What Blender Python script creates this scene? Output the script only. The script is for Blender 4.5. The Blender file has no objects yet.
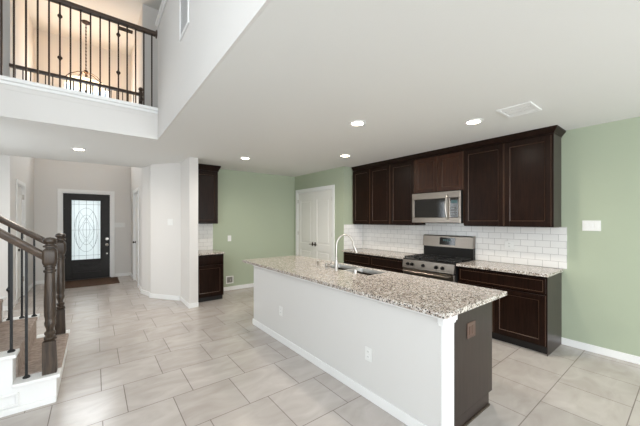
import bpy, bmesh, math, random
from math import pi, sin, cos, radians
from mathutils import Vector, Matrix
random.seed(7)
SC = bpy.context.scene
C = SC.collection

# ------------------------------------------------------------------ camera
cam = bpy.data.cameras.new('camera'); co = bpy.data.objects.new('camera', cam); C.objects.link(co)
cam.sensor_fit = 'HORIZONTAL'; cam.sensor_width = 36.0
cam.lens = 292.0 / 640 * 36
cam.shift_x = 0; cam.shift_y = 7.3 / 640
cam.clip_start = 0.05
co.location = (0, 0, 1.57); co.rotation_euler = (pi / 2, 0, -0.6574)
SC.camera = co

# ------------------------------------------------------------------ world, exposure
w = bpy.data.worlds.new('world'); SC.world = w; w.use_nodes = True
bg = w.node_tree.nodes['Background']
bg.inputs[0].default_value = (0.82, 0.91, 1.0, 1); bg.inputs[1].default_value = 1.6
SC.view_settings.view_transform = 'Standard'; SC.view_settings.look = 'None'
SC.view_settings.gamma = 1; SC.view_settings.use_curve_mapping = False
SC.view_settings.exposure = 0.52

# ------------------------------------------------------------------ daylight through the windows
def area(name, loc, rot, sx, sy, power, col=(1, 1, 1), spread=pi):
    l = bpy.data.lights.new(name, 'AREA'); l.shape = 'RECTANGLE'; l.size = sx; l.size_y = sy
    l.energy = power; l.color = col; l.spread = spread
    o = bpy.data.objects.new(name, l); C.objects.link(o); o.location = loc; o.rotation_euler = rot
    return o
DAY = (1.0, 0.99, 0.98)
area('daylight_patio', (2.75, -3.75, 1.25), (pi / 2, 0, 0), 3.0, 2.2, 120, DAY)
area('daylight_living_low', (-0.75, -3.75, 1.5), (pi / 2, 0, 0), 2.1, 1.9, 50, DAY)
area('daylight_living_high', (-0.75, -3.75, 4.3), (pi / 2, 0, 0), 2.1, 2.2, 50, DAY)
area('daylight_side_low', (-2.5, -0.4, 1.5), (pi / 2, 0, -pi / 2), 3.6, 1.9, 45, DAY)
area('daylight_side_high', (-2.5, -0.4, 4.3), (pi / 2, 0, -pi / 2), 3.6, 2.2, 50, DAY)
area('daylight_transom', (-0.15, 10.3, 4.3), (-pi / 2, 0, 0), 0.9, 1.8, 50, DAY)
area('added_hall_fill', (-2.5, 5.62, 1.5), (pi / 2, 0, -pi / 2), 1.3, 1.7, 22, DAY)  # added light behind an added, unseen window; brightens the hall under the landing

# ------------------------------------------------------------------ materials
def newmat(name):
    m = bpy.data.materials.new(name); m.use_nodes = True
    return m, m.node_tree, m.node_tree.nodes['Principled BSDF']
def N(nt, t, **k):
    n = nt.nodes.new(t)
    for a, b in k.items(): setattr(n, a, b)
    return n
def plain(name, col, rough=0.5, metal=0.0, spec=0.5, noise=0.0, scale=20, bump=0.0, bscale=200, coat=0, emit=None, es=0):
    m, nt, p = newmat(name)
    p.inputs['Roughness'].default_value = rough; p.inputs['Metallic'].default_value = metal
    p.inputs['Specular IOR Level'].default_value = spec; p.inputs['Coat Weight'].default_value = coat
    p.inputs['Base Color'].default_value = (*col, 1)
    tc = N(nt, 'ShaderNodeTexCoord')
    if noise:
        n = N(nt, 'ShaderNodeTexNoise'); n.inputs['Scale'].default_value = scale; n.inputs['Detail'].default_value = 5
        nt.links.new(tc.outputs['Object'], n.inputs['Vector'])
        r = N(nt, 'ShaderNodeValToRGB'); r.color_ramp.elements[0].position = .3; r.color_ramp.elements[1].position = .7
        r.color_ramp.elements[0].color = (*[c * (1 - noise) for c in col], 1)
        r.color_ramp.elements[1].color = (*[min(1, c * (1 + noise)) for c in col], 1)
        nt.links.new(n.outputs['Fac'], r.inputs[0]); nt.links.new(r.outputs[0], p.inputs['Base Color'])
    if bump:
        n = N(nt, 'ShaderNodeTexNoise'); n.inputs['Scale'].default_value = bscale; n.inputs['Detail'].default_value = 3
        nt.links.new(tc.outputs['Object'], n.inputs['Vector'])
        b = N(nt, 'ShaderNodeBump'); b.inputs['Strength'].default_value = bump; b.inputs['Distance'].default_value = .003
        nt.links.new(n.outputs['Fac'], b.inputs['Height']); nt.links.new(b.outputs[0], p.inputs['Normal'])
    if emit:
        p.inputs['Emission Color'].default_value = (*emit, 1); p.inputs['Emission Strength'].default_value = es
    return m
def wood(name, c1, c2, rough, scale=(60, 60, 4), spec=.5, coat=0):
    m, nt, p = newmat(name)
    tc = N(nt, 'ShaderNodeTexCoord'); mp = N(nt, 'ShaderNodeMapping'); mp.inputs['Scale'].default_value = scale
    n = N(nt, 'ShaderNodeTexNoise'); n.inputs['Scale'].default_value = 1; n.inputs['Detail'].default_value = 6; n.inputs['Distortion'].default_value = .6
    r = N(nt, 'ShaderNodeValToRGB'); r.color_ramp.elements[0].position = .3; r.color_ramp.elements[1].position = .72
    r.color_ramp.elements[0].color = (*c1, 1); r.color_ramp.elements[1].color = (*c2, 1)
    L = nt.links.new
    L(tc.outputs['Object'], mp.inputs[0]); L(mp.outputs[0], n.inputs['Vector']); L(n.outputs['Fac'], r.inputs[0]); L(r.outputs[0], p.inputs['Base Color'])
    p.inputs['Roughness'].default_value = rough; p.inputs['Specular IOR Level'].default_value = spec; p.inputs['Coat Weight'].default_value = coat
    p.inputs['Coat Roughness'].default_value = .25
    return m
M = {}
M['wall'] = plain('wall_paint', (.73, .71, .685), .75, spec=.25, bump=.15, bscale=120)
M['wall_up'] = plain('upper_wall_paint', (.73, .71, .685), .75, spec=.25, bump=.15, bscale=120)
M['green'] = plain('green_paint', (.41, .46, .345), .7, spec=.3, bump=.15, bscale=120)
M['ceil'] = plain('ceiling_paint', (.76, .755, .73), .85, spec=.2, bump=.2, bscale=90)
M['white'] = plain('white_trim_paint', (.86, .86, .85), .4, spec=.4)
M['door'] = plain('white_door_paint', (.84, .83, .80), .4, spec=.4)
M['plastic'] = plain('white_plastic', (.80, .80, .78), .35)
M['cab'] = wood('espresso_wood', (.008, .0038, .0026), (.021, .0095, .006), .30, spec=.13)
M['cabglow'] = wood('espresso_warm_glow', (.022, .0075, .0035), (.062, .021, .0085), .30, spec=.3)  # espresso with the warm glow above the microwave put into its colour
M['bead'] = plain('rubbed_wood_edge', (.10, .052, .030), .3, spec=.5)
M['cabside'] = wood('espresso_side_panel', (.022, .014, .011), (.036, .024, .020), .33, (30, 30, 3), spec=.4)
M['stain'] = wood('stained_newel_wood', (.014, .009, .006), (.085, .057, .038), .35, (70, 70, 5), spec=.5)
M['rail'] = wood('dark_handrail_wood', (.035, .021, .013), (.10, .065, .042), .32, (5, 60, 60), spec=.5)
M['railup'] = wood('upper_handrail_wood', (.03, .017, .01), (.07, .04, .025), .32, (5, 60, 60), spec=.5)
M['iron'] = plain('black_iron', (.018, .018, .019), .45, .4)
M['bronze'] = plain('dark_bronze', (.05, .035, .028), .4, .8)
M['doorblack'] = plain('charcoal_door_paint', (.014, .0115, .010), .42, spec=.28, noise=.25, scale=14)
M['steel'] = plain('stainless_steel', (.30, .265, .23), .30, 1.0, noise=.06, scale=3)
M['nickel'] = plain('brushed_nickel', (.50, .47, .435), .28, 1.0)
M['sinksteel'] = plain('sink_steel', (.74, .73, .71), .38, .85)
M['blackglass'] = plain('black_glass', (.012, .011, .01), .06, spec=.6)
M['black'] = plain('black_enamel', (.010, .0095, .009), .35, spec=.25)
M['castiron'] = plain('cast_iron', (.015, .015, .015), .6)
M['carpet'] = plain('stair_carpet', (.42, .345, .30), .95, spec=.1, noise=.25, scale=25, bump=1.0, bscale=350)
M['mat'] = plain('doormat_fibre', (.11, .07, .05), .95, spec=.1, noise=.3, scale=60, bump=.8, bscale=300)
M['kick'] = plain('black_toe_kick', (.01, .008, .007), .5)
M['lead'] = plain('dark_leading', (.16, .16, .155), .45, .5)
M['dark'] = plain('dark_recess', (.03, .03, .03), .8)
M['lcd'] = plain('display_digits', (.02, .05, .05), .3, emit=(.3, .6, .65), es=.05)
M['lamp'] = plain('lamp_lens', (.9, .85, .75), .4, emit=(1, .86, .66), es=14)
M['bowl'] = plain('alabaster_glass', (.9, .8, .65), .4, emit=(1, .78, .5), es=1.3)

def granite():
    m, nt, p = newmat('speckled_granite'); L = nt.links.new
    tc = N(nt, 'ShaderNodeTexCoord')
    def vor(s):
        v = N(nt, 'ShaderNodeTexVoronoi'); v.inputs['Scale'].default_value = s; L(tc.outputs['Object'], v.inputs['Vector'])
        sp = N(nt, 'ShaderNodeSeparateColor'); L(v.outputs['Color'], sp.inputs[0]); return sp.outputs[0]
    a = vor(120); r = N(nt, 'ShaderNodeValToRGB'); cr = r.color_ramp; cr.interpolation = 'CONSTANT'
    stops = [(0, (.022, .019, .017)), (.12, (.17, .14, .12)), (.22, (.42, .36, .31)), (.42, (.56, .50, .45)), (.68, (.66, .62, .57)), (.88, (.80, .78, .75))]
    cr.elements[0].position = 0; cr.elements[0].color = (*stops[0][1], 1)
    cr.elements[1].position = stops[1][0]; cr.elements[1].color = (*stops[1][1], 1)
    for q, c in stops[2:]:
        e = cr.elements.new(q); e.color = (*c, 1)
    L(a, r.inputs[0])
    b = vor(60); r2 = N(nt, 'ShaderNodeValToRGB'); r2.color_ramp.interpolation = 'CONSTANT'
    r2.color_ramp.elements[0].color = (.5, .42, .36, 1); r2.color_ramp.elements[1].position = .3; r2.color_ramp.elements[1].color = (1, 1, 1, 1)
    L(b, r2.inputs[0])
    mx = N(nt, 'ShaderNodeMix', data_type='RGBA', blend_type='MULTIPLY'); mx.inputs[0].default_value = .55
    L(r.outputs[0], mx.inputs[6]); L(r2.outputs[0], mx.inputs[7]); L(mx.outputs[2], p.inputs['Base Color'])
    p.inputs['Roughness'].default_value = .13; p.inputs['Specular IOR Level'].default_value = .5
    return m
M['granite'] = granite()

def brickmat(name, bw, rh, mortar, off, mapping, c1, c2, cm, rough, marble=0.0, bump=.5, smooth=.1, spec=.5, mrough=.8):
    m, nt, p = newmat(name); L = nt.links.new
    tc = N(nt, 'ShaderNodeTexCoord'); sep = N(nt, 'ShaderNodeSeparateXYZ'); L(tc.outputs['Object'], sep.inputs[0])
    cb = N(nt, 'ShaderNodeCombineXYZ')
    for i, (ax, o) in enumerate(mapping):
        ma = N(nt, 'ShaderNodeMath', operation='SUBTRACT'); ma.inputs[1].default_value = o
        L(sep.outputs['XYZ'.index(ax)], ma.inputs[0]); L(ma.outputs[0], cb.inputs[i])
    bt = N(nt, 'ShaderNodeTexBrick', offset=off, offset_frequency=2, squash=1, squash_frequency=2)
    bt.inputs['Scale'].default_value = 1; bt.inputs['Mortar Size'].default_value = mortar; bt.inputs['Mortar Smooth'].default_value = smooth
    bt.inputs['Brick Width'].default_value = bw; bt.inputs['Row Height'].default_value = rh; bt.inputs['Bias'].default_value = 0
    bt.inputs['Color1'].default_value = (*c1, 1); bt.inputs['Color2'].default_value = (*c2, 1); bt.inputs['Mortar'].default_value = (*cm, 1)
    L(cb.outputs[0], bt.inputs['Vector'])
    out = bt.outputs['Color']
    if marble:
        n = N(nt, 'ShaderNodeTexNoise'); n.inputs['Scale'].default_value = 3.2; n.inputs['Detail'].default_value = 7; n.inputs['Distortion'].default_value = 1.3
        mp = N(nt, 'ShaderNodeMapping'); mp.inputs['Scale'].default_value = (.8, 1.7, 1); mp.inputs['Rotation'].default_value = (0, 0, .5)
        L(cb.outputs[0], mp.inputs[0]); L(mp.outputs[0], n.inputs['Vector'])
        r = N(nt, 'ShaderNodeValToRGB'); r.color_ramp.elements[0].position = .3; r.color_ramp.elements[1].position = .7
        r.color_ramp.elements[0].color = (1 - marble, 1 - marble * 1.1, 1 - marble * 1.2, 1); r.color_ramp.elements[1].color = (1, 1, 1, 1)
        L(n.outputs['Fac'], r.inputs[0])
        mx = N(nt, 'ShaderNodeMix', data_type='RGBA', blend_type='MULTIPLY'); mx.inputs[0].default_value = 1
        L(out, mx.inputs[6]); L(r.outputs[0], mx.inputs[7]); out = mx.outputs[2]
    L(out, p.inputs['Base Color'])
    ro = N(nt, 'ShaderNodeMapRange'); ro.inputs['To Min'].default_value = rough; ro.inputs['To Max'].default_value = mrough
    L(bt.outputs['Fac'], ro.inputs[0]); L(ro.outputs[0], p.inputs['Roughness'])
    b = N(nt, 'ShaderNodeBump', invert=True); b.inputs['Strength'].default_value = bump; b.inputs['Distance'].default_value = .002
    L(bt.outputs['Fac'], b.inputs['Height']); L(b.outputs[0], p.inputs['Normal'])
    p.inputs['Specular IOR Level'].default_value = spec
    return m
M['floor'] = brickmat('floor_tile', .503, .503, .0035, .334, [('X', .218), ('Y', .335)], (.505, .465, .435), (.56, .52, .49), (.22, .19, .17), .22, marble=.17, bump=.4)
M['subway'] = brickmat('subway_tile', .167, .0865, .0022, .5, [('Y', 1.008), ('Z', .957)], (.80, .79, .77), (.84, .83, .81), (.42, .41, .40), .18, bump=.6)
M['subway_x'] = brickmat('subway_tile_nook', .167, .0865, .0022, .5, [('X', 1.49), ('Z', .93)], (.80, .79, .77), (.84, .83, .81), (.42, .41, .40), .18, bump=.6)

def mixmat(name, transcol, fac, gloss_rough, kind):
    m, nt, p = newmat(name); L = nt.links.new; nt.nodes.remove(p)
    out = nt.nodes['Material Output']
    a = N(nt, 'ShaderNodeBsdfTransparent' if kind == 'clear' else 'ShaderNodeBsdfTranslucent'); a.inputs[0].default_value = (*transcol, 1)
    if kind != 'clear':
        d = N(nt, 'ShaderNodeBsdfDiffuse'); d.inputs[0].default_value = (.8, .82, .8, 1)
        m1 = N(nt, 'ShaderNodeMixShader'); m1.inputs[0].default_value = .45; L(a.outputs[0], m1.inputs[1]); L(d.outputs[0], m1.inputs[2]); a = m1
    g = N(nt, 'ShaderNodeBsdfGlossy'); g.inputs['Roughness'].default_value = gloss_rough
    mx = N(nt, 'ShaderNodeMixShader'); mx.inputs[0].default_value = fac
    L(a.outputs[0], mx.inputs[1]); L(g.outputs[0], mx.inputs[2]); L(mx.outputs[0], out.inputs[0])
    return m
M['glass'] = mixmat('window_glass', (.97, .99, 1), .06, .02, 'clear')
M['frost'] = mixmat('textured_door_glass', (.95, .98, .96), .06, .15, 'frost')

# ------------------------------------------------------------------ mesh helpers
def B(): return bmesh.new()
def bx(bm, x0, x1, y0, y1, z0, z1, bev=0.0, seg=1):
    x0, x1 = sorted((x0, x1)); y0, y1 = sorted((y0, y1)); z0, z1 = sorted((z0, z1))
    vs = [bm.verts.new(p) for p in ((x0, y0, z0), (x1, y0, z0), (x1, y1, z0), (x0, y1, z0), (x0, y0, z1), (x1, y0, z1), (x1, y1, z1), (x0, y1, z1))]
    fs = [bm.faces.new([vs[i] for i in f]) for f in ((0, 3, 2, 1), (4, 5, 6, 7), (0, 1, 5, 4), (1, 2, 6, 5), (2, 3, 7, 6), (3, 0, 4, 7))]
    if bev:
        es = list({e for f in fs for e in f.edges})
        bmesh.ops.bevel(bm, geom=es, offset=bev, segments=seg, affect='EDGES', profile=.5)
    return bm
def frame_for(d):
    d = d.normalized(); a = Vector((0, 0, 1)) if abs(d.z) < .9 else Vector((1, 0, 0))
    u = d.cross(a).normalized(); return u, d.cross(u).normalized()
def tube(bm, pts, r, seg=12, caps=True, flat=None):
    pts = [Vector(p) for p in pts]; rs = r if isinstance(r, (list, tuple)) else [r] * len(pts)
    rings = []; u = None
    for i, p in enumerate(pts):
        d = (pts[min(i + 1, len(pts) - 1)] - pts[max(i - 1, 0)]).normalized()
        if u is None: u, v = frame_for(d)
        else:
            u = (u - d * u.dot(d)).normalized(); v = d.cross(u)
        rings.append([bm.verts.new(p + u * cos(2 * pi * k / seg) * rs[i] + v * sin(2 * pi * k / seg) * rs[i]) for k in range(seg)])
    for a, b in zip(rings, rings[1:]):
        for k in range(seg): bm.faces.new((a[k], a[(k + 1) % seg], b[(k + 1) % seg], b[k]))
    if caps: bm.faces.new(rings[0][::-1]); bm.faces.new(rings[-1])
    return bm
def lathe(bm, prof, c=(0, 0, 0), seg=24, axis='Z'):
    rings = []
    for r, z in prof:
        ring = []
        for k in range(seg):
            a = 2 * pi * k / seg; p = (r * cos(a), r * sin(a), z)
            if axis == 'Y': p = (p[0], p[2], p[1])
            if axis == 'X': p = (p[2], p[0], p[1])
            ring.append(bm.verts.new((p[0] + c[0], p[1] + c[1], p[2] + c[2])))
        rings.append(ring)
    for a, b in zip(rings, rings[1:]):
        for k in range(seg): bm.faces.new((a[k], a[(k + 1) % seg], b[(k + 1) % seg], b[k]))
    bm.faces.new(rings[0][::-1]); bm.faces.new(rings[-1])
    return bm
def prism(bm, pts, z0, z1):                      # polygon in XY raised from z0 to z1
    a = [bm.verts.new((x, y, z0)) for x, y in pts]; b = [bm.verts.new((x, y, z1)) for x, y in pts]
    bm.faces.new(a[::-1]); bm.faces.new(b)
    for i in range(len(pts)): j = (i + 1) % len(pts); bm.faces.new((a[i], a[j], b[j], b[i]))
    return bm
def sweep_profile_x(bm, prof, x0, x1):            # profile of (y,z) run along x
    a = [bm.verts.new((x0, y, z)) for y, z in prof]; b = [bm.verts.new((x1, y, z)) for y, z in prof]
    bm.faces.new(a[::-1]); bm.faces.new(b)
    for i in range(len(prof)): j = (i + 1) % len(prof); bm.faces.new((a[i], a[j], b[j], b[i]))
    return bm
def obj(name, bm, m, parent=None, loc=None, rotz=None, smooth=False):
    bmesh.ops.recalc_face_normals(bm, faces=bm.faces)
    me = bpy.data.meshes.new(name); bm.to_mesh(me); bm.free()
    o = bpy.data.objects.new(name, me); C.objects.link(o)
    me.materials.append(M[m] if isinstance(m, str) else m)
    if name in ('cabinet_door', 'drawer_front'): me.materials.append(M['bead'])
    if smooth:
        for p in me.polygons: p.use_smooth = True
        me.set_sharp_from_angle(angle=radians(40))
    if parent: o.parent = parent
    if loc: o.location = loc
    if rotz is not None: o.rotation_euler = (0, 0, rotz)
    return o
def tag(o, label, cat, group=None, kind=None):
    o['label'] = label; o['category'] = cat
    if group: o['group'] = group
    if kind: o['kind'] = kind
    return o
def thing(name, label, cat, loc=(0, 0, 0), rotz=0, group=None, kind=None):
    o = bpy.data.objects.new(name, None); C.objects.link(o); o.empty_display_size = .05
    o.location = loc; o.rotation_euler = (0, 0, rotz)
    return tag(o, label, cat, group, kind)
def struct(name, bm, m, label=None, cat=None):
    o = obj(name, bm, m); o['kind'] = 'structure'
    if label: o['label'] = label; o['category'] = cat
    return o
def dup(root, loc, label, rotz=None):
    r = root.copy(); C.objects.link(r); r.location = loc
    if rotz is not None: r.rotation_euler = (0, 0, rotz)
    r['label'] = label
    for ch in list(root.children):
        c = ch.copy(); C.objects.link(c); c.parent = r
        for g in ch.children:
            d = g.copy(); C.objects.link(d); d.parent = c
    return r
W = -pi / 2      # a thing turned to face -X: local x runs towards -Y, local -y towards -X

# ================================================================== STRUCTURE
CZ = 2.70; UZ = 6.25; KX = 4.70; GY = 6.43; LY = 7.35; FY = 9.90; RX = .86; LX = -2.2; BY = -3.5; VX = .70; VY = 4.617; VZ = 4.30; RL = .82; HL = -1.17
struct('floor', bx(B(), LX - .15, KX + .15, BY - .15, FY + .15, -.06, 0), 'floor', 'pale marbled square floor tiles laid in offset rows', 'floor')
b = B(); bx(b, VX + .02, KX + .15, BY - .15, VY + .02, CZ, CZ + .3); bx(b, LX - .15, KX + .15, VY + .02, LY, CZ, CZ + .3)
struct('ceiling', b, 'ceil', 'low white ceiling over the kitchen and under the upstairs landing', 'ceiling')
struct('ceiling_upper', bx(B(), LX - .15, KX + .15, BY - .15, FY + .15, UZ, UZ + .1), 'ceil', 'high ceiling above the landing and entry hall', 'ceiling')
struct('wall_right', bx(B(), KX, KX + .15, BY - .15, 4.54, 0, CZ), 'green', 'long pale green wall behind the range and right of the cabinets', 'wall')
b = B(); bx(b, 4.13, KX + .15, 4.54, 4.60, 0, CZ)
bx(b, 4.13, 4.25, 4.60, 4.90, 0, CZ); bx(b, 4.13, 4.25, 6.29, GY, 0, CZ); bx(b, 4.13, 4.25, 4.90, 6.29, 2.27, CZ)
struct('wall_pantry', b, 'green', 'pale green wall around the white double pantry doors', 'wall')
struct('wall_pantry_inside', bx(B(), 4.85, 5.0, 4.60, GY, 0, CZ), 'wall', 'pantry inner wall behind the double doors', 'wall')
struct('wall_back', bx(B(), 1.34, 4.85, GY, GY + .12, 0, CZ), 'green', 'pale green wall facing the camera, left of the pantry', 'wall')
struct('wall_stub', bx(B(), 1.34, 1.49, 5.55, GY, 0, CZ), 'wall', 'narrow white wall end left of the small dark cabinets', 'wall')
struct('wall_diagonal', prism(B(), [(1.34, 6.2), (.90, 6.80), (.90, 6.84), (1.02, 6.84), (1.34, 6.40)], 0, CZ), 'wall', 'white diagonal wall with a light switch in the hall', 'wall')
b = B(); bx(b, RL, RL + .12, LY, 8.06, 0, CZ); bx(b, RL, RL + .12, 8.06, 9.05, 2.27, CZ); bx(b, RL, RL + .12, 9.05, FY, 0, CZ); bx(b, RL, RL + .12, LY, FY, CZ, UZ)
prism(b, [(RL, LY), (.80, 7.34), (.90, 6.95), (.90, 6.84), (1.02, 6.84), (1.02, LY)], 0, CZ)
struct('wall_hall_right', b, 'wall', 'beige right wall of the entry hall beside the front door', 'wall')
DX0, DX1, DZ = -.66, .355, 2.29
b = B(); bx(b, -1.34, DX0, FY, FY + .15, 0, UZ); bx(b, DX1, RL + .12, FY, FY + .15, 0, UZ); bx(b, DX0, DX1, FY, FY + .15, DZ, 3.3); bx(b, DX0, DX1, FY, FY + .15, 5.17, UZ)
struct('wall_front', b, 'wall', 'beige wall around the dark front door', 'wall')
b = B(); bx(b, HL - .12, HL, LY, 7.90, 0, UZ); bx(b, HL - .12, HL, 8.62, FY, 0, UZ); bx(b, HL - .12, HL, 7.90, 8.62, 2.27, UZ)
struct('wall_hall_left', b, 'wall', 'beige left wall of the entry hall with a white door', 'wall')
b = B(); bx(b, RL + .12, KX + .15, LY, LY + .12, CZ + .3, UZ); bx(b, KX, KX + .15, BY, LY, CZ + .3, UZ); bx(b, RX, KX, BY - .15, BY, CZ + .3, UZ)
struct('wall_loft', b, 'wall', 'loft walls beyond the upper half wall', 'wall')
struct('wall_stair_end', bx(B(), LX, HL - .12, LY, LY + .12, 0, UZ), 'wall', 'warm beige wall behind the stair handrail at the left edge', 'wall')
b = B()
y0, y1 = -2.2, 1.4
for za, zb in ((0, .55), (2.45, 3.2), (5.4, UZ)): bx(b, LX - .15, LX, y0, y1, za, zb)
bx(b, LX - .15, LX, BY, y0, 0, UZ); bx(b, LX - .15, LX, y1, 4.95, 0, UZ); bx(b, LX - .15, LX, 6.3, LY, 0, UZ); bx(b, LX - .15, LX, 4.95, 6.3, 0, .55); bx(b, LX - .15, LX, 4.95, 6.3, 2.35, UZ)
struct('wall_left', b, 'wall', 'tall living room side wall with windows, left of the stair', 'wall')
b = B()
for za, zb in ((0, .55), (2.45, 3.2), (5.4, UZ)): bx(b, -1.8, .3, BY - .15, BY, za, zb)
bx(b, LX, -1.8, BY - .15, BY, 0, UZ); bx(b, .3, 1.25, BY - .15, BY, 0, UZ); bx(b, 1.25, 4.25, BY - .15, BY, 2.35, 3.0); bx(b, 4.25, KX, BY - .15, BY, 0, 3.0)
struct('wall_rear', b, 'wall', 'rear wall with the big living room windows and patio doors', 'wall')
b = B(); bx(b, VX, VX + .019, BY, VY + .019, CZ, CZ + .3); bx(b, VX, RX, BY, VY + .019, CZ + .301, VZ)
struct('wall_void', b, 'wall', 'bright white upper wall rising above the kitchen ceiling edge', 'wall')
# curb under the landing rail
b = B(); bx(b, VX - .03, RX + .03, BY, VY + .05, VZ, VZ + .035, .008); bx(b, VX - .014, VX, BY, VY + .02, VZ - .05, VZ, .005)
struct('trim_3', b, 'white', 'white cap on top of the upper half wall beside the landing railing', 'trim')
b = B(); bx(b, LX, VX - .001, VY, VY + .019, CZ, CZ + .3); bx(b, LX, VX - .001, VY, VY + .16, CZ + .301, 3.09)
struct('wall_landing_edge', b, 'wall', 'white face below the landing railing', 'wall')
b = B(); bx(b, LX, VX, VY - .03, VY + .19, 3.09, 3.135, .006); bx(b, LX, VX, VY - .014, VY, 3.055, 3.09, .004)
struct('trim_1', b, 'white', 'white ledge moulding under the landing railing', 'trim')
b = B(); bx(b, LX, RX, LY - .10, LY, 3.0, 3.12, .004)
struct('trim_2', b, 'white', 'white kerb under the far landing railing', 'trim')

# baseboards
H = .085
def bb(name, bm, label): struct(name, bm, 'white', label, 'baseboard')
bb('baseboard_right', bx(B(), KX - .014, KX, BY, 1.062, 0, H, .003), 'white baseboard along the green wall right of the cabinets')
bb('baseboard_back', bx(B(), 2.045, 4.115, GY - .014, GY, 0, H, .003), 'white baseboard along the far green wall')
b = B(); bx(b, 1.326, 1.34, 5.536, 6.19, 0, H, .003); bx(b, 1.34, 1.492, 5.536, 5.55, 0, H, .003)
bb('baseboard_stub', b, 'white baseboard wrapping the narrow wall end')
d = Vector((.90 - 1.34, 6.80 - 6.2, 0)).normalized(); nrm = Vector((-d.y, d.x, 0))
if nrm.y > 0: nrm = -nrm
p0 = Vector((1.326, 6.2, 0)); p1 = Vector((.90, 6.80, 0)) + d * .002
b = prism(B(), [(p0.x, p0.y), (p1.x, p1.y), (p1.x + nrm.x * .014, p1.y + nrm.y * .014), (p0.x + nrm.x * .014, p0.y + nrm.y * .014)], 0, H)
bb('baseboard_diagonal', b, 'white baseboard under the diagonal wall')
b = B(); bx(b, RL - .014, RL, LY, 7.97, 0, H, .003); bx(b, RL - .014, RL, 9.14, FY, 0, H, .003); prism(b, [(.786, 7.34), (.886, 6.95), (.886, 6.815), (.90, 6.815), (.90, 6.95), (.80, 7.34)], 0, H)
bb('baseboard_hall_right', b, 'white baseboard on the right side of the entry hall')
b = B(); bx(b, HL, -.76, FY - .014, FY, 0, H, .003); bx(b, .45, RL - .014, FY - .014, FY, 0, H, .003)
bb('baseboard_front', b, 'white baseboard either side of the front door')
b = B(); bx(b, HL, HL + .014, LY, 7.80, 0, H, .003); bx(b, HL, HL + .014, 8.72, FY - .014, 0, H, .003)
bb('baseboard_hall_left', b, 'white baseboard on the left side of the entry hall')
bb('baseboard_stair_end', bx(B(), LX, HL, LY - .014, LY, 0, H, .003), 'white baseboard on the wall beyond the stair')

# windows out of the frame (they bring the daylight)
def window(n, name_label, along, a0, a1, z0, z1, plane, parts=2, zparts=1):
    t = thing('window_%d' % n, name_label, 'window', (0, 0, 0), kind='structure')
    b = B(); f = .05
    def box(u0, u1, za, zb, d0, d1):
        if along == 'X': bx(b, u0, u1, plane + d0, plane + d1, za, zb)
        else: bx(b, plane + d0, plane + d1, u0, u1, za, zb)
    box(a0, a0 + f, z0, z1, -.05, .05); box(a1 - f, a1, z0, z1, -.05, .05); box(a0 + f, a1 - f, z0, z0 + f, -.05, .05); box(a0 + f, a1 - f, z1 - f, z1, -.05, .05)
    for i in range(1, parts):
        u = a0 + (a1 - a0) * i / parts; box(u - .02, u + .02, z0 + f, z1 - f, -.03, .03)
    for i in range(1, zparts):
        u = z0 + (z1 - z0) * i / zparts; box(a0 + f, a1 - f, u - .015, u + .015, -.025, .025)
    obj('window_frame', b, 'white', t)
    b = B(); box(a0 + f, a1 - f, z0 + f, z1 - f, -.004, .004)
    obj('window_pane', b, 'glass', t)
window(1, 'tall transom window above the front door, seen through the landing railing', 'X', DX0, DX1, 3.3, 5.17, FY + .09, 3, 2)
window(2, 'wide patio doors behind the camera', 'X', 1.25, 4.25, 0, 2.35, BY - .08, 3)
window(3, 'lower living room window in the rear wall', 'X', -1.8, .3, .55, 2.45, BY - .08, 2)
window(4, 'upper living room window in the rear wall', 'X', -1.8, .3, 3.2, 5.4, BY - .08, 2)
window(5, 'lower living room window in the side wall', 'Y', -2.2, 1.4, .55, 2.45, LX - .08, 3)
window(6, 'upper living room window in the side wall', 'Y', -2.2, 1.4, 3.2, 5.4, LX - .08, 3)

window(7, 'added unseen window in the side wall under the landing, lighting the hall', 'Y', 4.95, 6.3, .55, 2.35, LX - .08, 2)  # window added out of view to let fill light into the hall
# ------------------------------------------------------------------ doors
# front door (door_1), local frame: x across, -y towards the room
t = thing('door_1', 'dark charcoal front door with an oval patterned glass panel', 'door', (DX0, FY, 0), kind='structure')
wd = DX1 - DX0
b = B()
bx(b, -.085, 0, -.02, 0, 0, DZ + .08, .004); bx(b, wd, wd + .085, -.02, 0, 0, DZ + .08, .004); bx(b, 0, wd, -.02, 0, DZ, DZ + .08, .004)
obj('door_casing', b, 'white', t)
b = B(); bx(b, 0, .02, .001, .12, 0, DZ); bx(b, wd - .02, wd, .001, .12, 0, DZ); bx(b, .02, wd - .02, .001, .12, DZ - .02, DZ)
obj('door_jamb', b, 'white', t)
gx0, gx1, gz0, gz1 = .185, .79, .53, 2.10
b = B()
bx(b, .022, gx0, .03, .075, .015, DZ - .022, .002); bx(b, gx1, wd - .022, .03, .075, .015, DZ - .022, .002)
bx(b, gx0, gx1, .03, .075, .015, .20, .002); bx(b, gx0, gx1, .03, .075, .42, gz0, .002); bx(b, gx0, gx1, .03, .075, gz1, DZ - .022, .002)
bx(b, gx0, gx1, .045, .07, .20, .42); bx(b, gx0 + .05, gx1 - .05, .032, .05, .245, .375, .006)
slab = obj('door_slab', b, 'doorblack', t)
b = B()
for (a0, a1, c0, c1) in ((gx0 - .03, gx1 + .03, gz0 - .03, gz0 + .005), (gx0 - .03, gx1 + .03, gz1 - .005, gz1 + .03)): bx(b, a0, a1, .015, .03, c0, c1, .004)
bx(b, gx0 - .03, gx0 + .005, .015, .03, gz0 + .005, gz1 - .005, .004); bx(b, gx1 - .005, gx1 + .03, .015, .03, gz0 + .005, gz1 - .005, .004)
obj('glass_frame', b, 'doorblack', t)
gl = obj('door_glass', bx(B(), gx0, gx1, .048, .056, gz0, gz1), 'frost', t)
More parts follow.
